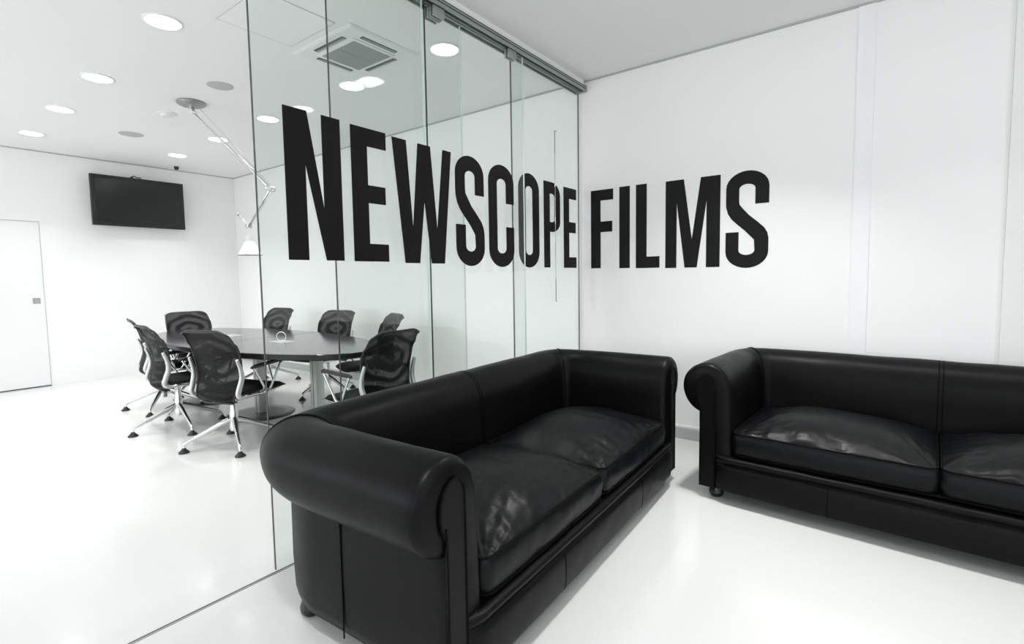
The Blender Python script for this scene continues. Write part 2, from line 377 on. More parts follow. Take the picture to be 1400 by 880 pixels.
# ---------------------------------------------------------------- conference table
tb = tag(empty('conference_table', (-4.95, 2.40, 0)), 'long oval dark conference table on flat metal columns, ringed by net chairs', 'table')
A_, B_ = 1.70, .65
def oval(a, b, n=96): return [(a * math.cos(2 * PI * k / n), b * math.sin(2 * PI * k / n)) for k in range(n)]
bm = bmesh.new(); rings = []
for a, z in ((-.004, .740), (0, .736)): rings.append([bm.verts.new((x, y, z)) for x, y in oval(A_ + a, B_ + a)])
bm.faces.new(rings[0])
for k in range(96): bm.faces.new((rings[0][k], rings[0][(k + 1) % 96], rings[1][(k + 1) % 96], rings[1][k]))
bm.faces.new(rings[1]); finish('tabletop', bm, 'table', tb)
bm = bmesh.new(); rings = []
for a, z in ((0, .7355), (0, .70), (-.02, .69)): rings.append([bm.verts.new((x, y, z)) for x, y in oval(A_ + a, B_ + a)])
for p, q in zip(rings, rings[1:]):
    for k in range(96): bm.faces.new((p[k], p[(k + 1) % 96], q[(k + 1) % 96], q[k]))
bm.faces.new(rings[0]); bm.faces.new(rings[-1]); finish('table_edge', bm, 'tableedge', tb)
obox('joint_line', .044, .050, -.646, .646, .7395, .7406, 'tableedge', tb)
for x in (-.48, .50):
    w = obox('power_box', x - .11, x + .11, -.06, .06, .740, .7425, 'paper', tb, .0008); obox('power_lid', x - .10, x + .10, -.05, .05, .7425, .7435, 'handlegrey', w)
for x in (-1.0, .05, 1.05):
    bm = bmesh.new(); box(bm, x - .045, x + .045, -.04, .04, .015, .70, .006)
    lg = finish('column', bm, 'column', tb, True, angle=40)
    bm = bmesh.new(); box(bm, x - .003, x + .003, -.0415, -.0395, .03, .69); finish('cable_slot', bm, 'tbase', lg)
    bm = bmesh.new(); lathe(bm, [(.0005, .014), (.20, .014), (.30, .009), (.305, .004), (.305, 0)], n=48)
    for v in bm.verts: v.co.x += x
    finish('base_plate', bm, 'tbase', tb, True, angle=50)
bm = bmesh.new(); box(bm, -1.3, 1.3, -.05, -.02, .66, .70); box(bm, -1.3, 1.3, .02, .05, .66, .70); finish('under_frame', bm, 'tbase', tb)
bm = bmesh.new(); tube(bm, smoothpath([(-.05, -.15, .70), (-.12, -.18, .62), (-.25, -.2, .58), (-.4, -.2, .60), (-.5, -.15, .70)]), .004, 6); finish('hanging_cable', bm, 'blackplastic', tb, True)
# ring of tape / jug mark: small white ring standing on the table
bm = bmesh.new(); R_ = .042
tube(bm, [(R_ * math.cos(a), 0, R_ + .003 + R_ * math.sin(a)) for a in [2 * PI * k / 40 for k in range(40)]], .0038, 8, True)
o = finish('white_ring', bm, 'white', None, True, (-4.43, 2.385, .7435), math.radians(37)); tag(o, 'thin white ring standing upright on the dark table near the power plate', 'ring')

# ---------------------------------------------------------------- conference chairs (local: faces +y)
def interp(tab, z):
    for (z0, v0), (z1, v1) in zip(tab, tab[1:]):
        if (z0 - z) * (z1 - z) <= 0 and z0 != z1: return v0 + (v1 - v0) * (z - z0) / (z1 - z0)
    return tab[0][1] if abs(z - tab[0][0]) < abs(z - tab[-1][0]) else tab[-1][1]
BACK = smoothpath([(-.355, .935, 0), (-.325, .915, 0), (-.295, .85, 0), (-.262, .74, 0), (-.245, .63, 0), (-.25, .55, 0), (-.275, .47, 0), (-.29, .42, 0), (-.275, .39, 0), (-.24, .375, 0)], 4)
def back_hw(z):
    return interp([(.96, .212), (.90, .222), (.83, .232), (.75, .235), (.6, .225), (.45, .20), (.40, .18), (.37, .15)], z)
def make_chair():
    t = empty('conference_chair')
    # backrest net
    bm = bmesh.new(); nu = 14; grid = []
    for p in BACK:
        y, z = p.x, p.y; w = back_hw(z); row = []
        for i in range(nu + 1):
            u = -1 + 2 * i / nu
            yy = y + .035 * (u * u) * (1 if z < .85 else .6) ; zz = z
            k_ = max(0, abs(u) - .62) / .38; zz = z - .028 * k_ * k_ * max(0, min(1, (z - .76) / .15))
            row.append(bm.verts.new((u * w, yy, zz)))
        grid.append(row)
    for a, b in zip(grid, grid[1:]):
        for i in range(nu): bm.faces.new((a[i], a[i + 1], b[i + 1], b[i]))
    edge = [v.co.copy() for v in grid[0]] + [r[-1].co.copy() for r in grid[1:]] + [v.co.copy() for v in reversed(grid[-1][:-1])] + [r[0].co.copy() for r in reversed(grid[1:-1])]
    bk = finish('backrest', bm, 'net', t, True)
    bm = bmesh.new(); tube(bm, edge, .0075, 8, True); finish('back_rim', bm, 'blackplastic', bk, True)
    for p, w_, h_ in ((BACK[1], .165, .010), (BACK[-1], .15, .012)):
        bm = bmesh.new(); tube(bm, [(x, p.x + .035 * (x / .23) ** 2 * .6, p.y - .006) for x in np.linspace(-w_, w_, 9)], .009, 8)
        finish('cross_bar', bm, 'blackplastic', bk, True)
    # seat cushion
    bm = bmesh.new(); n = 12; top = []; bot = []
    for j in range(n + 1):
        v = -1 + 2 * j / n; rt = []; rb = []
        for i in range(n + 1):
            u = -1 + 2 * i / n
            # squircle plan
            k = (1 - .12 * v * v * u * u)
            wx = .225 * (1 - .06 * (1 - v) / 2); x = u * wx * math.sqrt(1 - .10 * v ** 4); y = v * .235 * math.sqrt(1 - .10 * u ** 4) + .015
            edge_ = max(abs(u), abs(v)); th = .024 * math.sqrt(max(0, 1 - edge_ ** 6)) 
            zc = .448 - .022 * max(0, v - .45) ** 2 * 3 - .006 * (1 - u * u)
            rt.append(bm.verts.new((x, y, zc + th + .002))); rb.append(bm.verts.new((x, y, zc - th * .9 - .002)))
        top.append(rt); bot.append(rb)
    for g, fl in ((top, 0), (bot, 1)):
        for j in range(n):
            for i in range(n): bm.faces.new((g[j][i], g[j][i + 1], g[j + 1][i + 1], g[j + 1][i]))
    per = [(0, i) for i in range(n)] + [(j, n) for j in range(n)] + [(n, n - i) for i in range(n)] + [(n - j, 0) for j in range(n)]
    for a, b in zip(per, per[1:] + per[:1]): bm.faces.new((top[a[0]][a[1]], top[b[0]][b[1]], bot[b[0]][b[1]], bot[a[0]][a[1]]))
    finish('seat', bm, 'seatfabric', t, True, angle=70)
    # seat frame and mechanism
    bm = bmesh.new()
    for s in (-1, 1): tube(bm, smoothpath([(s * .235, -.20, .425), (s * .23, -.05, .415), (s * .21, .09, .418), (s * .19, .19, .422)], 4), .011, 8, sy=.9)
    tube(bm, [(-.225, -.06, .412), (0, -.06, .395), (.225, -.06, .412)], .012, 8)
    finish('seat_frame', bm, 'alu', t, True)
    bm = bmesh.new(); box(bm, -.06, .06, -.17, .12, .375, .415, .012); box(bm, -.13, .13, -.09, -.03, .385, .41, .006); box(bm, -.05, .05, -.25, -.15, .365, .395, .008)
    finish('mechanism', bm, 'blackplastic', t, True, angle=40)
    for s in (-1, 1):
        # curved aluminium upright
        bm = bmesh.new()
        P = smoothpath([(s * .238, -.262, .715), (s * .242, -.235, .64), (s * .243, -.228, .57), (s * .238, -.248, .50), (s * .236, -.262, .455), (s * .236, -.245, .425), (s * .236, -.19, .418), (s * .232, -.08, .42)], 5)
        nP = len(P); tube(bm, P, [.012 + .010 * math.sin(PI * min(1, i / nP * 1.2)) for i in range(nP)], 10, sy=.75)
        finish('back_upright', bm, 'alusatin', t, True)
        # armrest : pad + V-shaped struts
        bm = bmesh.new()
        tube(bm, [(s * .262, -.135, .632), (s * .262, -.125, .62), (s * .248, -.03, .47), (s * .235, -.02, .43)], [.010, .009, .009, .011], 8)
        tube(bm, [(s * .262, .145, .645), (s * .26, .135, .625), (s * .243, .05, .455), (s * .235, .03, .422), (s * .235, -.02, .42)], [.009, .009, .009, .010, .010], 8)
        ar = finish('armrest', bm, 'alu', t, True)
        bm = bmesh.new(); tube(bm, smoothpath([(s * .262, -.15, .628), (s * .263, -.13, .64), (s * .265, 0, .648), (s * .264, .13, .655), (s * .262, .155, .642)], 4), .016, 10, sy=.6)
        finish('arm_pad', bm, 'blackplastic', ar, True)
    for ch in t.children: ch.location.y += .10
    bm = bmesh.new(); lathe(bm, [(.0005, .385), (.026, .385), (.026, .27), (.031, .26), (.034, .14), (.030, .115), (.0005, .112)], n=24)
    finish('column', bm, 'alu', t, True, angle=40)
    return t
def leg_mesh():
    bm = bmesh.new()
    P = smoothpath([(0.02, 0, .205), (.10, 0, .175), (.20, 0, .13), (.305, 0, .085), (.338, 0, .066), (.345, 0, .035)], 4); n = len(P)
    tube(bm, P, [.020 - .010 * i / n for i in range(n)], 10, sy=[1.25 - .3 * i / n for i in range(n)])
    return bm
def glide_mesh():
    bm = bmesh.new(); lathe(bm, [(.0005, .040), (.012, .040), (.016, .030), (.036, .010), (.038, .002), (.036, 0), (.0005, 0)], cx=.345, n=20); return bm
LEGP = None
def add_legs(t, base):
    global LEGP
    for k in range(4):
        if LEGP is None:
            a = finish('leg', leg_mesh(), 'alu', t, True, angle=60); b = finish('foot_glide', glide_mesh(), 'blackplastic', a, True, angle=50); LEGP = (a, b)
        else:
            a = LEGP[0].copy(); COL.objects.link(a); a.parent = t; b = LEGP[1].copy(); COL.objects.link(b); b.parent = a
        a.rotation_euler[2] = base + k * PI / 2
def copytree(o, parent=None):
    c = o.copy(); COL.objects.link(c)
    if parent: c.parent = parent
    for ch in list(o.children):
        if ch.name.startswith('leg'): continue
        copytree(ch, c)
    return c
CH = make_chair()
CHAIRS = [  # x, y, facing (deg from +X), base leg angle (deg from +X)
 (-4.15, 1.815, 108, 71, 'black net conference chair nearest the viewer, back turned, left of the glass edge'),
 (-5.06, 1.75, 87, 85, 'black net conference chair on the near side, seen edge-on, second from left'),
 (-5.99, 1.94, 79, 52, 'leftmost black net conference chair, seen edge-on behind its neighbour'),
 (-6.57, 2.48, -2, 40, 'black net conference chair at the far left end of the oval table, facing the lounge'),
 (-6.32, 3.22, -80, -20, 'black net conference chair across the table behind the white ring'),
 (-5.09, 3.27, -75, -85, 'black net conference chair across the table cut by the second glass edge'),
 (-4.15, 3.20, -110, 20, 'black net conference chair at the far right corner, half hidden behind another chair'),
 (-2.98, 2.30, 184, 30, 'black net conference chair at the right table end just above the sofa back'),
]
for i, (x, y, f, b, lab) in enumerate(CHAIRS):
    o = CH if i == 0 else copytree(CH)
    o.location = (x, y, 0); o.rotation_euler[2] = math.radians(f - 90)
    tag(o, lab, 'chair', 'net conference chairs around the oval table')
    add_legs(o, math.radians(b - f + 90))

# ---------------------------------------------------------------- glass partition
def glass_panel(name, xp, y0, y1, z0, z1, label, dark0=True, dark1=True):
    t = tag(empty(name, (xp, (y0 + y1) / 2, 0)), label, 'glass door', 'sliding glass panels of the partition')
    w = (y1 - y0) / 2; th = .005
    bm = bmesh.new(); box(bm, -th, th, -w, w, z0, z1)
    finish('pane', bm, 'glass', t)
    for s, dk in ((-1, dark0), (1, dark1)):
        bm = bmesh.new(); box(bm, -th - .0003, th + .0003, s * w - .0012, s * w + .0012, z0, z1)
        finish('pane_edge', bm, 'edge' if dk else 'edgelight', t)
    return t
ZR = 2.865
glass_panel('sliding_glass_door', -G, 1.085, 2.065, .012, ZR, 'leftmost tall glass panel, its free edge left of the letter N', True, False)
glass_panel('sliding_glass_door', -G - .045, 1.485, 2.43, .012, ZR, 'second tall glass panel, its edge running through the letter N', True, False)
glass_panel('sliding_glass_door', -G, 2.085, 3.04, .012, ZR, 'third tall glass panel carrying the letters W to O', True, False)
glass_panel('sliding_glass_door', -G - .045, 2.957, 3.925, .012, ZR, 'last tall glass panel reaching the lettered wall', True, True)
# rail
rl = tag(empty('ceiling_rail', (-G - .0225, 2.0, ZR)), 'grooved grey metal sliding rail along the top of the glass partition', 'rail')
bm = bmesh.new(); y0, y1 = -4.0, D - .025 - 2.0
box(bm, -.055, .055, y0, y1, .010, .045)
for a, b in ((-.055, -.045), (-.014, -.004), (.008, .014), (.045, .055)): box(bm, a, b, y0, y1, 0, .010)
finish('rail_body', bm, 'rail', rl)
bm = bmesh.new(); box(bm, -.0545, .0545, y0, y1, .0085, .0101)
box(bm, .0545, .0562, y0, y1, .020, .026); box(bm, .0545, .0562, y0, y1, .038, .042)
finish('rail_slot', bm, 'raildark', rl)
bm = bmesh.new(); box(bm, -.058, .058, y1, y1 + .02, -.003, .048, .003); finish('end_cap', bm, 'rail', rl)
bm = bmesh.new(); box(bm, -.035, .035, y0, y1, .045, H - ZR); finish('mounting_strip', bm, 'ceiling', rl)
def clamp(y, x, label, n=1):
    t = tag(empty('glass_clamp', (x, y, ZR)), label, 'clamp', 'metal clamps under the rail')
    for s in (-1, 1):
        bm = bmesh.new(); box(bm, s * .013 - .0065, s * .013 + .0065, -.045, .045, -.06, -.002, .002); finish('clamp_plate', bm, 'rail', t, True, angle=40)
    bm = bmesh.new(); box(bm, -.006, .006, -.03, .03, -.004, .0); finish('roller_block', bm, 'raildark', t)
clamp(2.19, -G, 'front metal glass clamp under the rail near the top of the picture')
clamp(2.19, -G - .045, 'rear metal glass clamp under the rail, just behind its twin')
clamp(2.90, -G, 'metal glass clamp under the rail halfway to the lettered wall')
# floor track
ft = tag(empty('floor_track', (-G, 1.0, 0)), 'thin grey guide track in the white floor below the glass partition', 'track')
bm = bmesh.new(); box(bm, -.004, .012, -3.0, D - 1.02, 0, .0025); finish('track_strip', bm, 'rail', ft)
bm = bmesh.new(); box(bm, .0, .0045, -3.0, D - 1.02, .0024, .003); finish('track_groove', bm, 'raildark', ft)
bm = bmesh.new(); box(bm, -G - .058, -G - .032, 1.27, 1.42, 0, .011, .003); tag(finish('floor_guide', bm, 'rail', None, True, angle=40), 'small metal guide on the floor beside the glass track behind the sofa corner', 'guide')
# slim pull bar on the last panel
pb = tag(empty('door_pull', (-G - .02, 3.50, 0)), 'slim vertical pull bar on the last glass panel by the wall', 'handle')
bm = bmesh.new(); tube(bm, [(0, 0, 1.10), (0, 0, 1.28)], .0026, 8); tube(bm, [(0, 0, 2.28), (0, 0, 2.45)], .0026, 8); finish('dark_bar', bm, 'raildark', pb, True)
bm = bmesh.new(); tube(bm, [(0, 0, 1.28), (0, 0, 2.28)], .0024, 8)
for z in (1.10, 2.45): tube(bm, [(-.004, 0, z), (.018, 0, z)], .006, 8)
finish('chrome_bar', bm, 'chrome', pb, True)

# ---------------------------------------------------------------- lettering
def arc(cx, cy, rx, ry, a0, a1, n=10): return [(cx + rx * math.cos(math.radians(a0 + (a1 - a0) * k / n)), cy + ry * math.sin(math.radians(a0 + (a1 - a0) * k / n))) for k in range(n + 1)]
# glyphs: list of (outer, inner) strips or plain polygons in a unit box (w, 1)
def glyph(ch, w, st):
    """returns list of ('poly', pts) / ('strip', left, right)"""
    t = st; q = .135                                    # stem width, bar height
    if ch == 'N': return [('poly', [(0, 0), (0, 1), (w * .40, 1), (w - t, .36), (w - t, 1), (w, 1), (w, 0), (w * .66, 0), (t, .64), (t, 0)])]
    if ch == 'E': return [('poly', [(0, 0), (0, 1), (w, 1), (w, 1 - q), (t, 1 - q), (t, .5 + q / 2 + .01), (w * .95, .5 + q / 2 + .01), (w * .95, .5 - q / 2 + .01), (t, .5 - q / 2 + .01), (t, q), (w, q), (w, 0)])]
    if ch == 'F': return [('poly', [(0, 0), (0, 1), (w, 1), (w, 1 - q), (t, 1 - q), (t, .5 + q / 2 + .03), (w * .96, .5 + q / 2 + .03), (w * .96, .5 - q / 2 + .03), (t, .5 - q / 2 + .03), (t, 0)])]
    if ch == 'I': return [('poly', [(0, 0), (0, 1), (w, 1), (w, 0)])]
    if ch == 'L': return [('poly', [(0, 0), (0, 1), (t, 1), (t, q), (w, q), (w, 0)])]
    if ch == 'M': return [('poly', [(0, 0), (0, 1), (w * .345, 1), (w * .5, .32), (w * .655, 1), (w, 1), (w, 0), (w * .76, 0), (w * .76, .74), (w * .595, 0), (w * .37, 0), (w * .215, .74), (w * .215, 0)])]
    if ch == 'W': return [('poly', [(0, 1), (w * .16, 0), (w * .40, 0), (w * .50, .52), (w * .60, 0), (w * .84, 0), (w, 1), (w * .84, 1), (w * .715, .30), (w * .62, 1), (w * .405, 1), (w * .30, .30), (w * .22, 1)])]
    c = (w - 2 * t) / 2                                  # half counter
    ro, ri = w / 2, max(.012, c)
    ory = ro * .95
    def ringpts(rx, ry, top, bot, inner):
        return arc(w / 2, top - ry, rx, ry, 180, 0, 16), arc(w / 2, bot + ry, rx, ry, 0, -180, 16)
    oy = .17; iy = .05
    if ch == 'O':
        o = arc(w / 2, 1 - oy, ro, oy, 180, 0, 16) + arc(w / 2, oy, ro, oy, 0, -180, 16)
        i = arc(w / 2, 1 - q - iy, ri, iy, 180, 0, 16) + arc(w / 2, q + iy, ri, iy, 0, -180, 16)
        return [('strip', o + o[:1], i + i[:1])]
    if ch == 'C':
        o = [(w, .63)] + arc(w / 2, 1 - oy, ro, oy, 0, 180, 16) + arc(w / 2, oy, ro, oy, 180, 360, 16) + [(w, .40)]
        i = [(w - t, .63)] + arc(w / 2, 1 - q - iy, ri, iy, 0, 180, 16) + arc(w / 2, q + iy, ri, iy, 180, 360, 16) + [(w - t, .40)]
        return [('strip', o, i)]
    if ch == 'P':
        o = [(0, 1)] + [(w * .5, 1)] + arc(w * .5, 1 - .15, w * .5, .15, 90, 0, 8) + arc(w * .5, .42 + .13, w * .5, .13, 0, -90, 8) + [(t, .42)]
        i = [(t * .999, 1 - q)] + [(w * .5, 1 - q)] + arc(w * .5, 1 - q - .04, w * .5 - t, .04, 90, 0, 8) + arc(w * .5, .42 + q * .85 + .04, w * .5 - t, .04, 0, -90, 8) + [(t * .999, .42 + q * .85)]
        o[0] = (t * .999, 1)
        return [('poly', [(0, 0), (0, 1), (t, 1), (t, 0)]), ('strip', o, i)]
    if ch == 'S':
        # one stroke: right edge of top hook -> bowl -> diagonal -> lower bowl -> left hook
        top = [(w, .655)] + arc(w / 2, 1 - oy, ro, oy, 0, 180, 14)
        topi = [(w - t, .655)] + arc(w / 2, 1 - q - iy, ri, iy, 0, 180, 14)
        dgo = [(0, .68), (.004 * w, .64), (.05 * w, .57), (.14 * w, .51), (.30 * w, .445), (.46 * w, .385), (.56 * w, .34), (w - t - .006, .29)]
        dgi = [(t, .70), (t + .01 * w, .66), (t + .08 * w, .62), (.55 * w, .545), (.74 * w, .475), (.90 * w, .41), (.97 * w, .36), (w, .30)]
        bot = [(w / 2 + ri * math.cos(math.radians(a)), q + iy + iy * math.sin(math.radians(a))) for a in np.linspace(0, -180, 15)]
        boti = arc(w / 2, oy, ro, oy, 0, -180, 14)
        o = top + dgo + bot + [(t, .375)]
        i = topi + dgi + boti + [(0, .375)]
        return [('strip', o, i)]
def letter(ch, w, h, st, place, label):
    bm = bmesh.new(); th = .0012
    for g in glyph(ch, w / h, st / h):
        if g[0] == 'poly': prism(bm, [(u * h, v * h) for u, v in g[1]], place, th)
        else:
            _, a, b = g; vs = []
            for (u, v), (s, t_) in zip(a, b):
                vs.append([bm.verts.new(place(u * h, v * h, 0)), bm.verts.new(place(s * h, t_ * h, 0)), bm.verts.new(place(u * h, v * h, th)), bm.verts.new(place(s * h, t_ * h, th))])
            for p, q in zip(vs, vs[1:]):
                bm.faces.new((p[0], q[0], q[1], p[1])); bm.faces.new((p[2], p[3], q[3], q[2]))
                bm.faces.new((p[0], p[2], q[2], q[0])); bm.faces.new((p[1], q[1], q[3], p[3]))
            bm.faces.new((vs[0][0], vs[0][1], vs[0][3], vs[0][2])); bm.faces.new((vs[-1][0], vs[-1][2], vs[-1][3], vs[-1][1]))
    bm.normal_update(); bmesh.ops.triangulate(bm, faces=bm.faces)
    o = finish('vinyl_letter', bm, 'vinyl')
    return tag(o, label, 'letter', 'black lettering across the glass and the wall')
def on_glass(y0, z0, xo): return lambda u, v, w: Vector((-G + xo + w, y0 + u, z0 + v))
def on_wall(x0, z0): return lambda u, v, w: Vector((x0 + u, D - .001 - w, z0 + v))
GL = [('N', 1.212, 1.500, 1.391, 2.068, .100, .0056, 'big black letter N on the glass, first and tallest of the word'),
      ('E', 1.558, 1.777, 1.390, 2.063, .098, .0056, 'black letter E on the glass between the N and the W'),
      ('W', 1.817, 2.272, 1.385, 2.057, .100, .0056, 'wide black letter W on the glass, greyer than its neighbours'),
      ('S', 2.303, 2.576, 1.372, 2.064, .090, .0056, 'black letter S on the glass between the W and the C'),
      ('C', 2.622, 2.904, 1.368, 2.062, .092, .0056, 'black letter C on the glass'),
      ('O', 2.966, 3.234, 1.366, 2.058, .090, -.0394, 'black letter O on the glass crossed by a panel edge'),
      ('P', 3.298, 3.540, 1.368, 2.036, .088, -.0394, 'black letter P on the glass'),
      ('E', 3.594, 3.802, 1.367, 2.026, .088, -.0394, 'last black letter E on the glass beside the wall')]
for ch, a, b, z0, z1, st, xo, lab in GL:
    if xo < 0: a, b, z0, z1, st = a * 1.0185, b * 1.0185, z0 + .0015, z1 + .014, st * 1.0185
    letter(ch, b - a, z1 - z0, st, on_glass(a, z0, xo), lab)
WL = [('F', -2.094, -1.885, 1.362, 2.026, .092, 'black letter F on the white wall, first after the glass'),
      ('I', -1.829, -1.736, 1.358, 2.030, .093, 'black letter I on the white wall'),
      ('L', -1.683, -1.483, 1.355, 2.030, .092, 'black letter L on the white wall'),
      ('M', -1.436, -1.024, 1.350, 2.026, .090, 'wide black letter M on the white wall'),
      ('S', -.984, -.697, 1.338, 2.031, .090, 'last black letter S on the white wall, above the gap between the sofas')]
for ch, a, b, z0, z1, st, lab in WL: letter(ch, b - a, z1 - z0, st, on_wall(a, z0), lab)

# ---------------------------------------------------------------- sofas (local: front at -y, length along x)
SW, SD, AT, ZT = 2.13, .86, .165, .785      # body width, body depth, arm thickness, height
PROF = smoothpath([(-.012, .27, 0), (-.008, .40, 0), (-.004, .50, 0), (.0, .60, 0), (.012, .68, 0), (.045, .745, 0), (.10, .782, 0), (.16, .785, 0), (.22, .757, 0), (.262, .705, 0), (.276, .64, 0), (.262, .575, 0), (.225, .525, 0), (.185, .50, 0), (.165, .495, 0)], 4)
BODY = [(.166, .48, 0), (.167, .40, 0), (.168, .25, 0), (.165, .12, 0), (.157, .08, 0), (.14, .068, 0)]
ixl = SW / 2 - AT; iy = SD / 2 - AT; yf = -SD / 2
CR = .05                                                # inner corner radius
def upath():
    """points, outward unit normals and mitre factor of the inner face path, split in arm / back / arm"""
    ys = list(np.linspace(yf + .035, iy - CR, 9))
    def cpt(sx, a):
        t = math.radians(a); n = (math.cos(t), math.sin(t)); c = (sx * (ixl - CR), iy - CR)
        return ((c[0] + CR * n[0], c[1] + CR * n[1]), n, 1 / max(abs(n[0]), abs(n[1])))
    A = [((-ixl, y), (-1, 0), 1.) for y in ys] + [cpt(-1, a) for a in np.linspace(180, 135, 7)[1:]]
    Bk = [cpt(-1, a) for a in np.linspace(135, 90, 7)] + [((x, iy), (0, 1), 1.) for x in np.linspace(-ixl + CR, ixl - CR, 17)[1:-1]] + [cpt(1, a) for a in np.linspace(90, 45, 7)]
    C_ = [cpt(1, a) for a in np.linspace(45, 0, 7)] + [((ixl, y), (1, 0), 1.) for y in reversed(ys[:-1])]
    return A, Bk, C_
def at_prof(p, n, m, q):
    e = .28 if q[1] > .49 else .6
    k = m ** e
    return (p[0] + n[0] * q[0] * k, p[1] + n[1] * q[0] * k, q[1])
def sweep(bm, path, prof):
    rings = [[bm.verts.new(at_prof(p, n, m, q)) for q in prof] for (p, n, m) in path]
    for a, b in zip(rings, rings[1:]):
        for k in range(len(prof) - 1): bm.faces.new((a[k], a[k + 1], b[k + 1], b[k]))
    return rings
def soft(bm, amp, sc, seed=0, aniso=(1, 1, 1)):
    for v in bm.verts:
        n_ = noise.noise_vector(Vector((v.co.x * sc * aniso[0] + seed, v.co.y * sc * aniso[1], v.co.z * sc * aniso[2]))); v.co += n_ * amp
def endcap(bm, ring, sg):
    """rounded front edge of an arm: rings shrink inwards while stepping forward, then a flat cap"""
    co = [v.co.copy() for v in ring]; n = len(co); prev = ring
    w = [.15 if (v.z < .49 and abs(v.x) > ixl + .1) else 1. for v in co]
    for s_, d in ((.002, .012), (.009, .023), (.019, .031), (.031, .035)):
        new = []
        for i, p in enumerate(co):
            a, b = co[max(0, i - 1)], co[min(n - 1, i + 1)]
            tx, tz = b.x - a.x, b.z - a.z; l = math.hypot(tx, tz) or 1
            nx, nz = (-tz / l, tx / l)
            if sg < 0: nx, nz = -nx, -nz
            new.append(bm.verts.new((p.x - nx * s_ * w[i], p.y - d, p.z - nz * s_ * w[i])))
        for k in range(n - 1): bm.faces.new((prev[k], prev[k + 1], new[k + 1], new[k]))
        prev = new
    f = bm.faces.new(prev); bm.normal_update(); bmesh.ops.triangulate(bm, faces=[f])
def cushion(x0, x1, seed):
    y0, y1, z0, z1 = yf - .004, iy - .012, .285, .408
    w, d = (x1 - x0) / 2, (y1 - y0) / 2; cx, cy = (x0 + x1) / 2, (y0 + y1) / 2
    bm = bmesh.new(); n = 84; R = .045
    def base(u, v):
        # rounded-rectangle plan with soft waist
        x = u * w; y = v * d
        ax = max(abs(x) - (w - R), 0); ay = max(abs(y) - (d - R), 0)
        if ax > 0 and ay > 0:
            l = math.hypot(ax, ay); m = max(ax, ay); f = m / l
            x = math.copysign(w - R + ax * f, x); y = math.copysign(d - R + ay * f, y)
        return x, y
    def crown(u, v): return .115 * (1 - abs(u) ** 2.4) ** .85 * (1 - abs(v) ** 2.4) ** .8
    def wr(x, y, u, v):
        fr = max(0, -v) ; e = (1 - u ** 8) * (1 - v ** 8); side = abs(u) ** 3
        N_ = lambda a_, b_, c_: noise.noise(Vector((a_, b_, c_)))
        crease = lambda a_, b_, c_: (1 - min(1, abs(N_(a_, b_, c_)) * 4.5)) ** 2
        wx, wy = x + .05 * N_(x * 4, y * 4, seed), y + .05 * N_(x * 4, y * 4, seed + 5)
        a = N_(wx * 15 + seed, wy * 4 + seed, .3) * .008 * (.3 + fr ** 1.2) + N_(x * 3.5 + seed, y * 3.5, 9.) * .010 \
          - crease(wx * 9 + seed, wy * 3.2, 1.3) * .003 * (.25 + fr) - crease(wx * 4 + seed, wy * 11, 4.3) * .003 * (.15 + side) \
          + N_(wx * 30, wy * 12 + seed, 5.1) * .0022 * (.3 + fr)
        c = math.hypot(abs(u) - 1, v + 1)
        a += N_(math.atan2(v + 1.05, 1.05 - abs(u)) * 8 + seed, c * 1.5, 7) * .010 * max(0, 1 - c / .9)
        c2 = math.hypot(abs(u) - 1, v - 1)
        a += N_(math.atan2(1.05 - v, 1.05 - abs(u)) * 6 + seed, c2 * 1.5, 3) * .008 * max(0, 1 - c2 / .8)
        return a * min(1, e * 3)
    top = [[None] * (n + 1) for _ in range(n + 1)]; bot = [[None] * (n + 1) for _ in range(n + 1)]
    for j in range(n + 1):
        for i in range(n + 1):
            u = math.sin((-1 + 2 * i / n) * PI / 2 * .999) * .35 + (-1 + 2 * i / n) * .65; v = math.sin((-1 + 2 * j / n) * PI / 2) * .35 + (-1 + 2 * j / n) * .65
            x, y = base(u, v)
            top[j][i] = bm.verts.new((cx + x, cy + y, z1 + crown(u, v) + wr(x + cx, y, u, v)))
            bot[j][i] = bm.verts.new((cx + x, cy + y, z0 - .004 * (1 - u * u)))
    for g in (top, bot):
        for j in range(n):
            for i in range(n): bm.faces.new((g[j][i], g[j][i + 1], g[j + 1][i + 1], g[j + 1][i]))
    per = [(0, i) for i in range(n)] + [(j, n) for j in range(n)] + [(n, n - i) for i in range(n)] + [(n - j, 0) for j in range(n)]
    tp = [top[a][b] for a, b in per]; bt = [bot[a][b] for a, b in per]
    prev = tp; K_ = 5
    for s in range(1, K_ + 1):
        if s == K_: cur = bt
        else:
            cur = []
            for a, b in zip(tp, bt):
                t = s / K_; p = a.co.lerp(b.co, t); o2 = Vector((p.x - cx, p.y - cy, 0)); o2 = Vector((o2.x / w, o2.y / d, 0)); o2.normalize()
                bulge = .014 * math.sin(PI * t) + .006 * noise.noise(Vector((p.x * 9 + seed, p.y * 9, p.z * 20)))
                cur.append(bm.verts.new(p + o2 * bulge))
        for k in range(len(per)):
            l = (k + 1) % len(per); bm.faces.new((prev[k], prev[l], cur[l], cur[k]))
        prev = cur
    return bm, [v.co.copy() for v in tp], [v.co.copy() for v in bt]
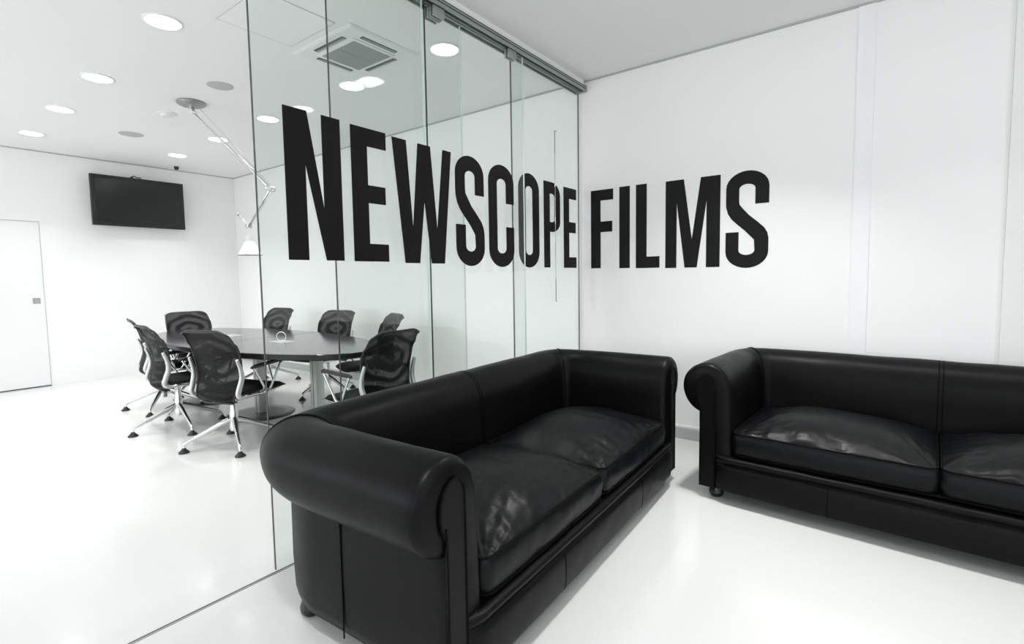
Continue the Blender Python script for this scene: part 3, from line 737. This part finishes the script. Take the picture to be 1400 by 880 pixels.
def make_sofa():
    t = empty('leather_sofa')
    A, Bk, C_ = upath()
    for path, nm, sg in ((A, 'arm', -1), (C_, 'arm', 1)):
        bm = bmesh.new(); full = [(-.012, .07, 0)] + [(q[0], q[1], 0) for q in PROF] + BODY
        rings = sweep(bm, path, full); endcap(bm, rings[0] if sg < 0 else rings[-1], sg)
        soft(bm, .0035, 5, 3.3)
        arm = finish(nm, bm, 'leather', t, True, angle=75)
        # facing panel with piping
        X = lambda o: sg * (ixl + o)
        fpo = [(.082, .07), (.082, .64), (.087, .685), (.099, .711), (.116, .724), (.14, .722), (.168, .70), (.184, .665), (.188, .63), (.182, .59), (.172, .565), (.163, .55), (.163, .07)]
        y_ = yf + .002
        bm = bmesh.new()
        prism(bm, [(X(a), b) for a, b in fpo], lambda u, v, w: Vector((u, y_ - w, v)), .009)
        fp = finish('facing_panel', bm, 'leather', arm)
        bm = bmesh.new(); tube(bm, [(X(a), y_ - .009, b) for a, b in smoothpath_2(fpo)], .0042, 6); finish('piping', bm, 'piping', fp, True)
        # side seam
        bm = bmesh.new(); tube(bm, [(sg * (ixl + .169), .045, z) for z in np.linspace(.07, .50, 8)], .0028, 6)
        finish('side_seam', bm, 'piping', arm, True)
    bm = bmesh.new(); sweep(bm, Bk, PROF); sweep(bm, Bk, BODY); soft(bm, .0035, 5, 3.3)
    bk = finish('backrest', bm, 'leather', t, True, angle=75)
    # seams: mitres at both corners and one in the middle of the back
    for path, idx in ((Bk, 0), (Bk, -1)):
        p, n, m_ = path[idx]; bm = bmesh.new(); tube(bm, [at_prof(p, n, m_, (q[0], q[1] + .0005)) for q in PROF], .0045, 6); finish('piping', bm, 'piping', bk, True)
    for dx in (-.010, .010):
        bm = bmesh.new(); tube(bm, [(dx, iy + q[0] - .001, q[1] - .001) for q in PROF], .0028, 6); finish('back_seam', bm, 'piping', bk, True)
    # seat box and front rail with a soft lip
    bm = bmesh.new(); box(bm, -ixl - .01, ixl + .01, yf + .04, iy + .05, .07, .285, .01)
    finish('seat_box', bm, 'leather', t, True, angle=40)
    bm = bmesh.new()
    rp = smoothpath([(.04, .07, 0), (-.002, .072, 0), (-.012, .085, 0), (-.017, .14, 0), (-.016, .19, 0), (-.010, .215, 0), (.000, .226, 0), (-.004, .236, 0), (-.012, .246, 0), (-.010, .262, 0), (.010, .270, 0), (.05, .272, 0)], 3)
    rings = []; xs_ = np.linspace(-ixl - .080, ixl + .080, 70)
    for x in xs_:
        e = min(1, (ixl + .080 - abs(x)) / .05); sag = .0035 * noise.noise(Vector((x * 5, 0, 1)))
        rings.append([bm.verts.new((x, yf - .016 * e + q[0] * (.6 + .4 * e) - .004 * (1 - (x / ixl) ** 2) + sag * math.sin(i), q[1] + (sag if q[1] > .2 else 0))) for i, q in enumerate(rp)])
    for a, b in zip(rings, rings[1:]):
        for k in range(len(rp) - 1): bm.faces.new((a[k], a[k + 1], b[k + 1], b[k]))
    for q in (rings[0], rings[-1]): bm.faces.new(q)
    fr = finish('front_rail', bm, 'leather', t, True, angle=70)
    bm = bmesh.new(); tube(bm, [(x, yf - .018, .2275) for x in np.linspace(-ixl - .02, ixl + .02, 30)], .0045, 6); finish('piping', bm, 'piping', fr, True)
    for x in (-.42, .42):
        bm = bmesh.new(); tube(bm, [(x, yf + q[0] - .019, q[1]) for q in rp if q[1] < .222], .0022, 6); finish('rail_seam', bm, 'piping', fr, True)
    for x0, x1, sd in ((-ixl + .012, -.006, 1.7), (.006, ixl - .012, 8.3)):
        bm, tp, bt = cushion(x0, x1, sd)
        c = finish('seat_cushion', bm, 'cushleather', t, True, angle=80)
        bm = bmesh.new(); tube(bm, [p + Vector((0, 0, .001)) for p in tp], .0042, 6, True); tube(bm, [p + Vector((0, -.001, .003)) for p in bt], .0042, 6, True); finish('piping', bm, 'piping', c, True)
    for sx in (-1, 1):
        for y in (yf + .07, SD / 2 - .075):
            bm = bmesh.new(); lathe(bm, [(.0005, .0), (.030, .0), (.040, .012), (.043, .032), (.036, .052), (.030, .072), (.0005, .072)], cx=sx * (SW / 2 - .075), cy=y, n=24); finish('foot', bm, 'foot', t, True, angle=50)
    bm = bmesh.new(); box(bm, -SW / 2 + .06, SW / 2 - .06, yf + .05, SD / 2 - .07, .066, .074); finish('under_cloth', bm, 'piping', t)
    return t
def smoothpath_2(p):
    return [(q.x, q.y) for q in smoothpath([(a, b, 0) for a, b in p], 3)]
sf = make_sofa()
tag(sf, 'black leather rolled-arm sofa in front of the glass partition, nearest the viewer', 'sofa', 'black leather lounge sofas')
sf.location = (-1.46, 2.03, 0); sf.rotation_euler[2] = math.radians(90 + 2.2)
def copyall(o, parent=None):
    c = o.copy(); COL.objects.link(c)
    if parent: c.parent = parent
    for ch in list(o.children): copyall(ch, c)
    return c
s2 = copyall(sf); s2.location = (.225, 3.325, 0); s2.rotation_euler[2] = math.radians(-3.0)
tag(s2, 'black leather rolled-arm sofa against the lettered wall, cut by the right edge', 'sofa', 'black leather lounge sofas')

# ---------------------------------------------------------------- daylight
def area(name, loc, rot, sx, sy, e, col=(1, 1, 1), spread=180):
    ld = bpy.data.lights.new(name, 'AREA'); ld.shape = 'RECTANGLE'; ld.size = sx; ld.size_y = sy; ld.energy = e; ld.color = col; ld.spread = math.radians(spread)
    o = bpy.data.objects.new(name, ld); COL.objects.link(o); o.location = loc; o.rotation_euler = rot; return o
for i, (a, b) in enumerate(wins):
    area('window_daylight', ((a + b) / 2, YF - .16, (z0w + z1w) / 2), (math.radians(90), 0, 0), b - a - .1, z1w - z0w - .1, [72, 36][i], (.96, .98, 1.0))
area('window_daylight', (XR + .16, -.2, 1.675), (0, math.radians(90), 0), 1.75, 3.9, 18, (.97, .985, 1.0))  # added daylight shining through the invented right-hand opening
w = bpy.data.worlds.new('World'); S.world = w; w.use_nodes = True
w.node_tree.nodes['Background'].inputs['Color'].default_value = (.9, .95, 1, 1); w.node_tree.nodes['Background'].inputs['Strength'].default_value = 1.0

# ---------------------------------------------------------------- camera
f_px, yaw, pitch, roll, pcx, pcy = 688.5842, 0.6446, -0.0712, -0.0154, 700.0, 427.29
fw = Vector((-math.sin(yaw) * math.cos(pitch), math.cos(yaw) * math.cos(pitch), math.sin(pitch)))
rt = Vector((math.cos(yaw), math.sin(yaw), 0)); up = rt.cross(fw)
r_ = rt * math.cos(roll) + up * math.sin(roll); u_ = -rt * math.sin(roll) + up * math.cos(roll)
cam = bpy.data.cameras.new('camera'); co = bpy.data.objects.new('camera', cam); COL.objects.link(co)
m4 = Matrix((r_, u_, -fw)).transposed().to_4x4(); m4.translation = Vector((0, 0, 1.3)); co.matrix_world = m4
cam.sensor_width = 36; cam.lens = 36 * f_px / 1400; cam.shift_x = (700 - pcx) / 1400; cam.shift_y = -(440 - pcy) / 1400; cam.clip_start = .02
S.camera = co
S.view_settings.view_transform = 'Standard'; S.view_settings.look = 'None'; S.view_settings.gamma = 1; S.view_settings.exposure = 0.42
S.view_settings.use_curve_mapping = False
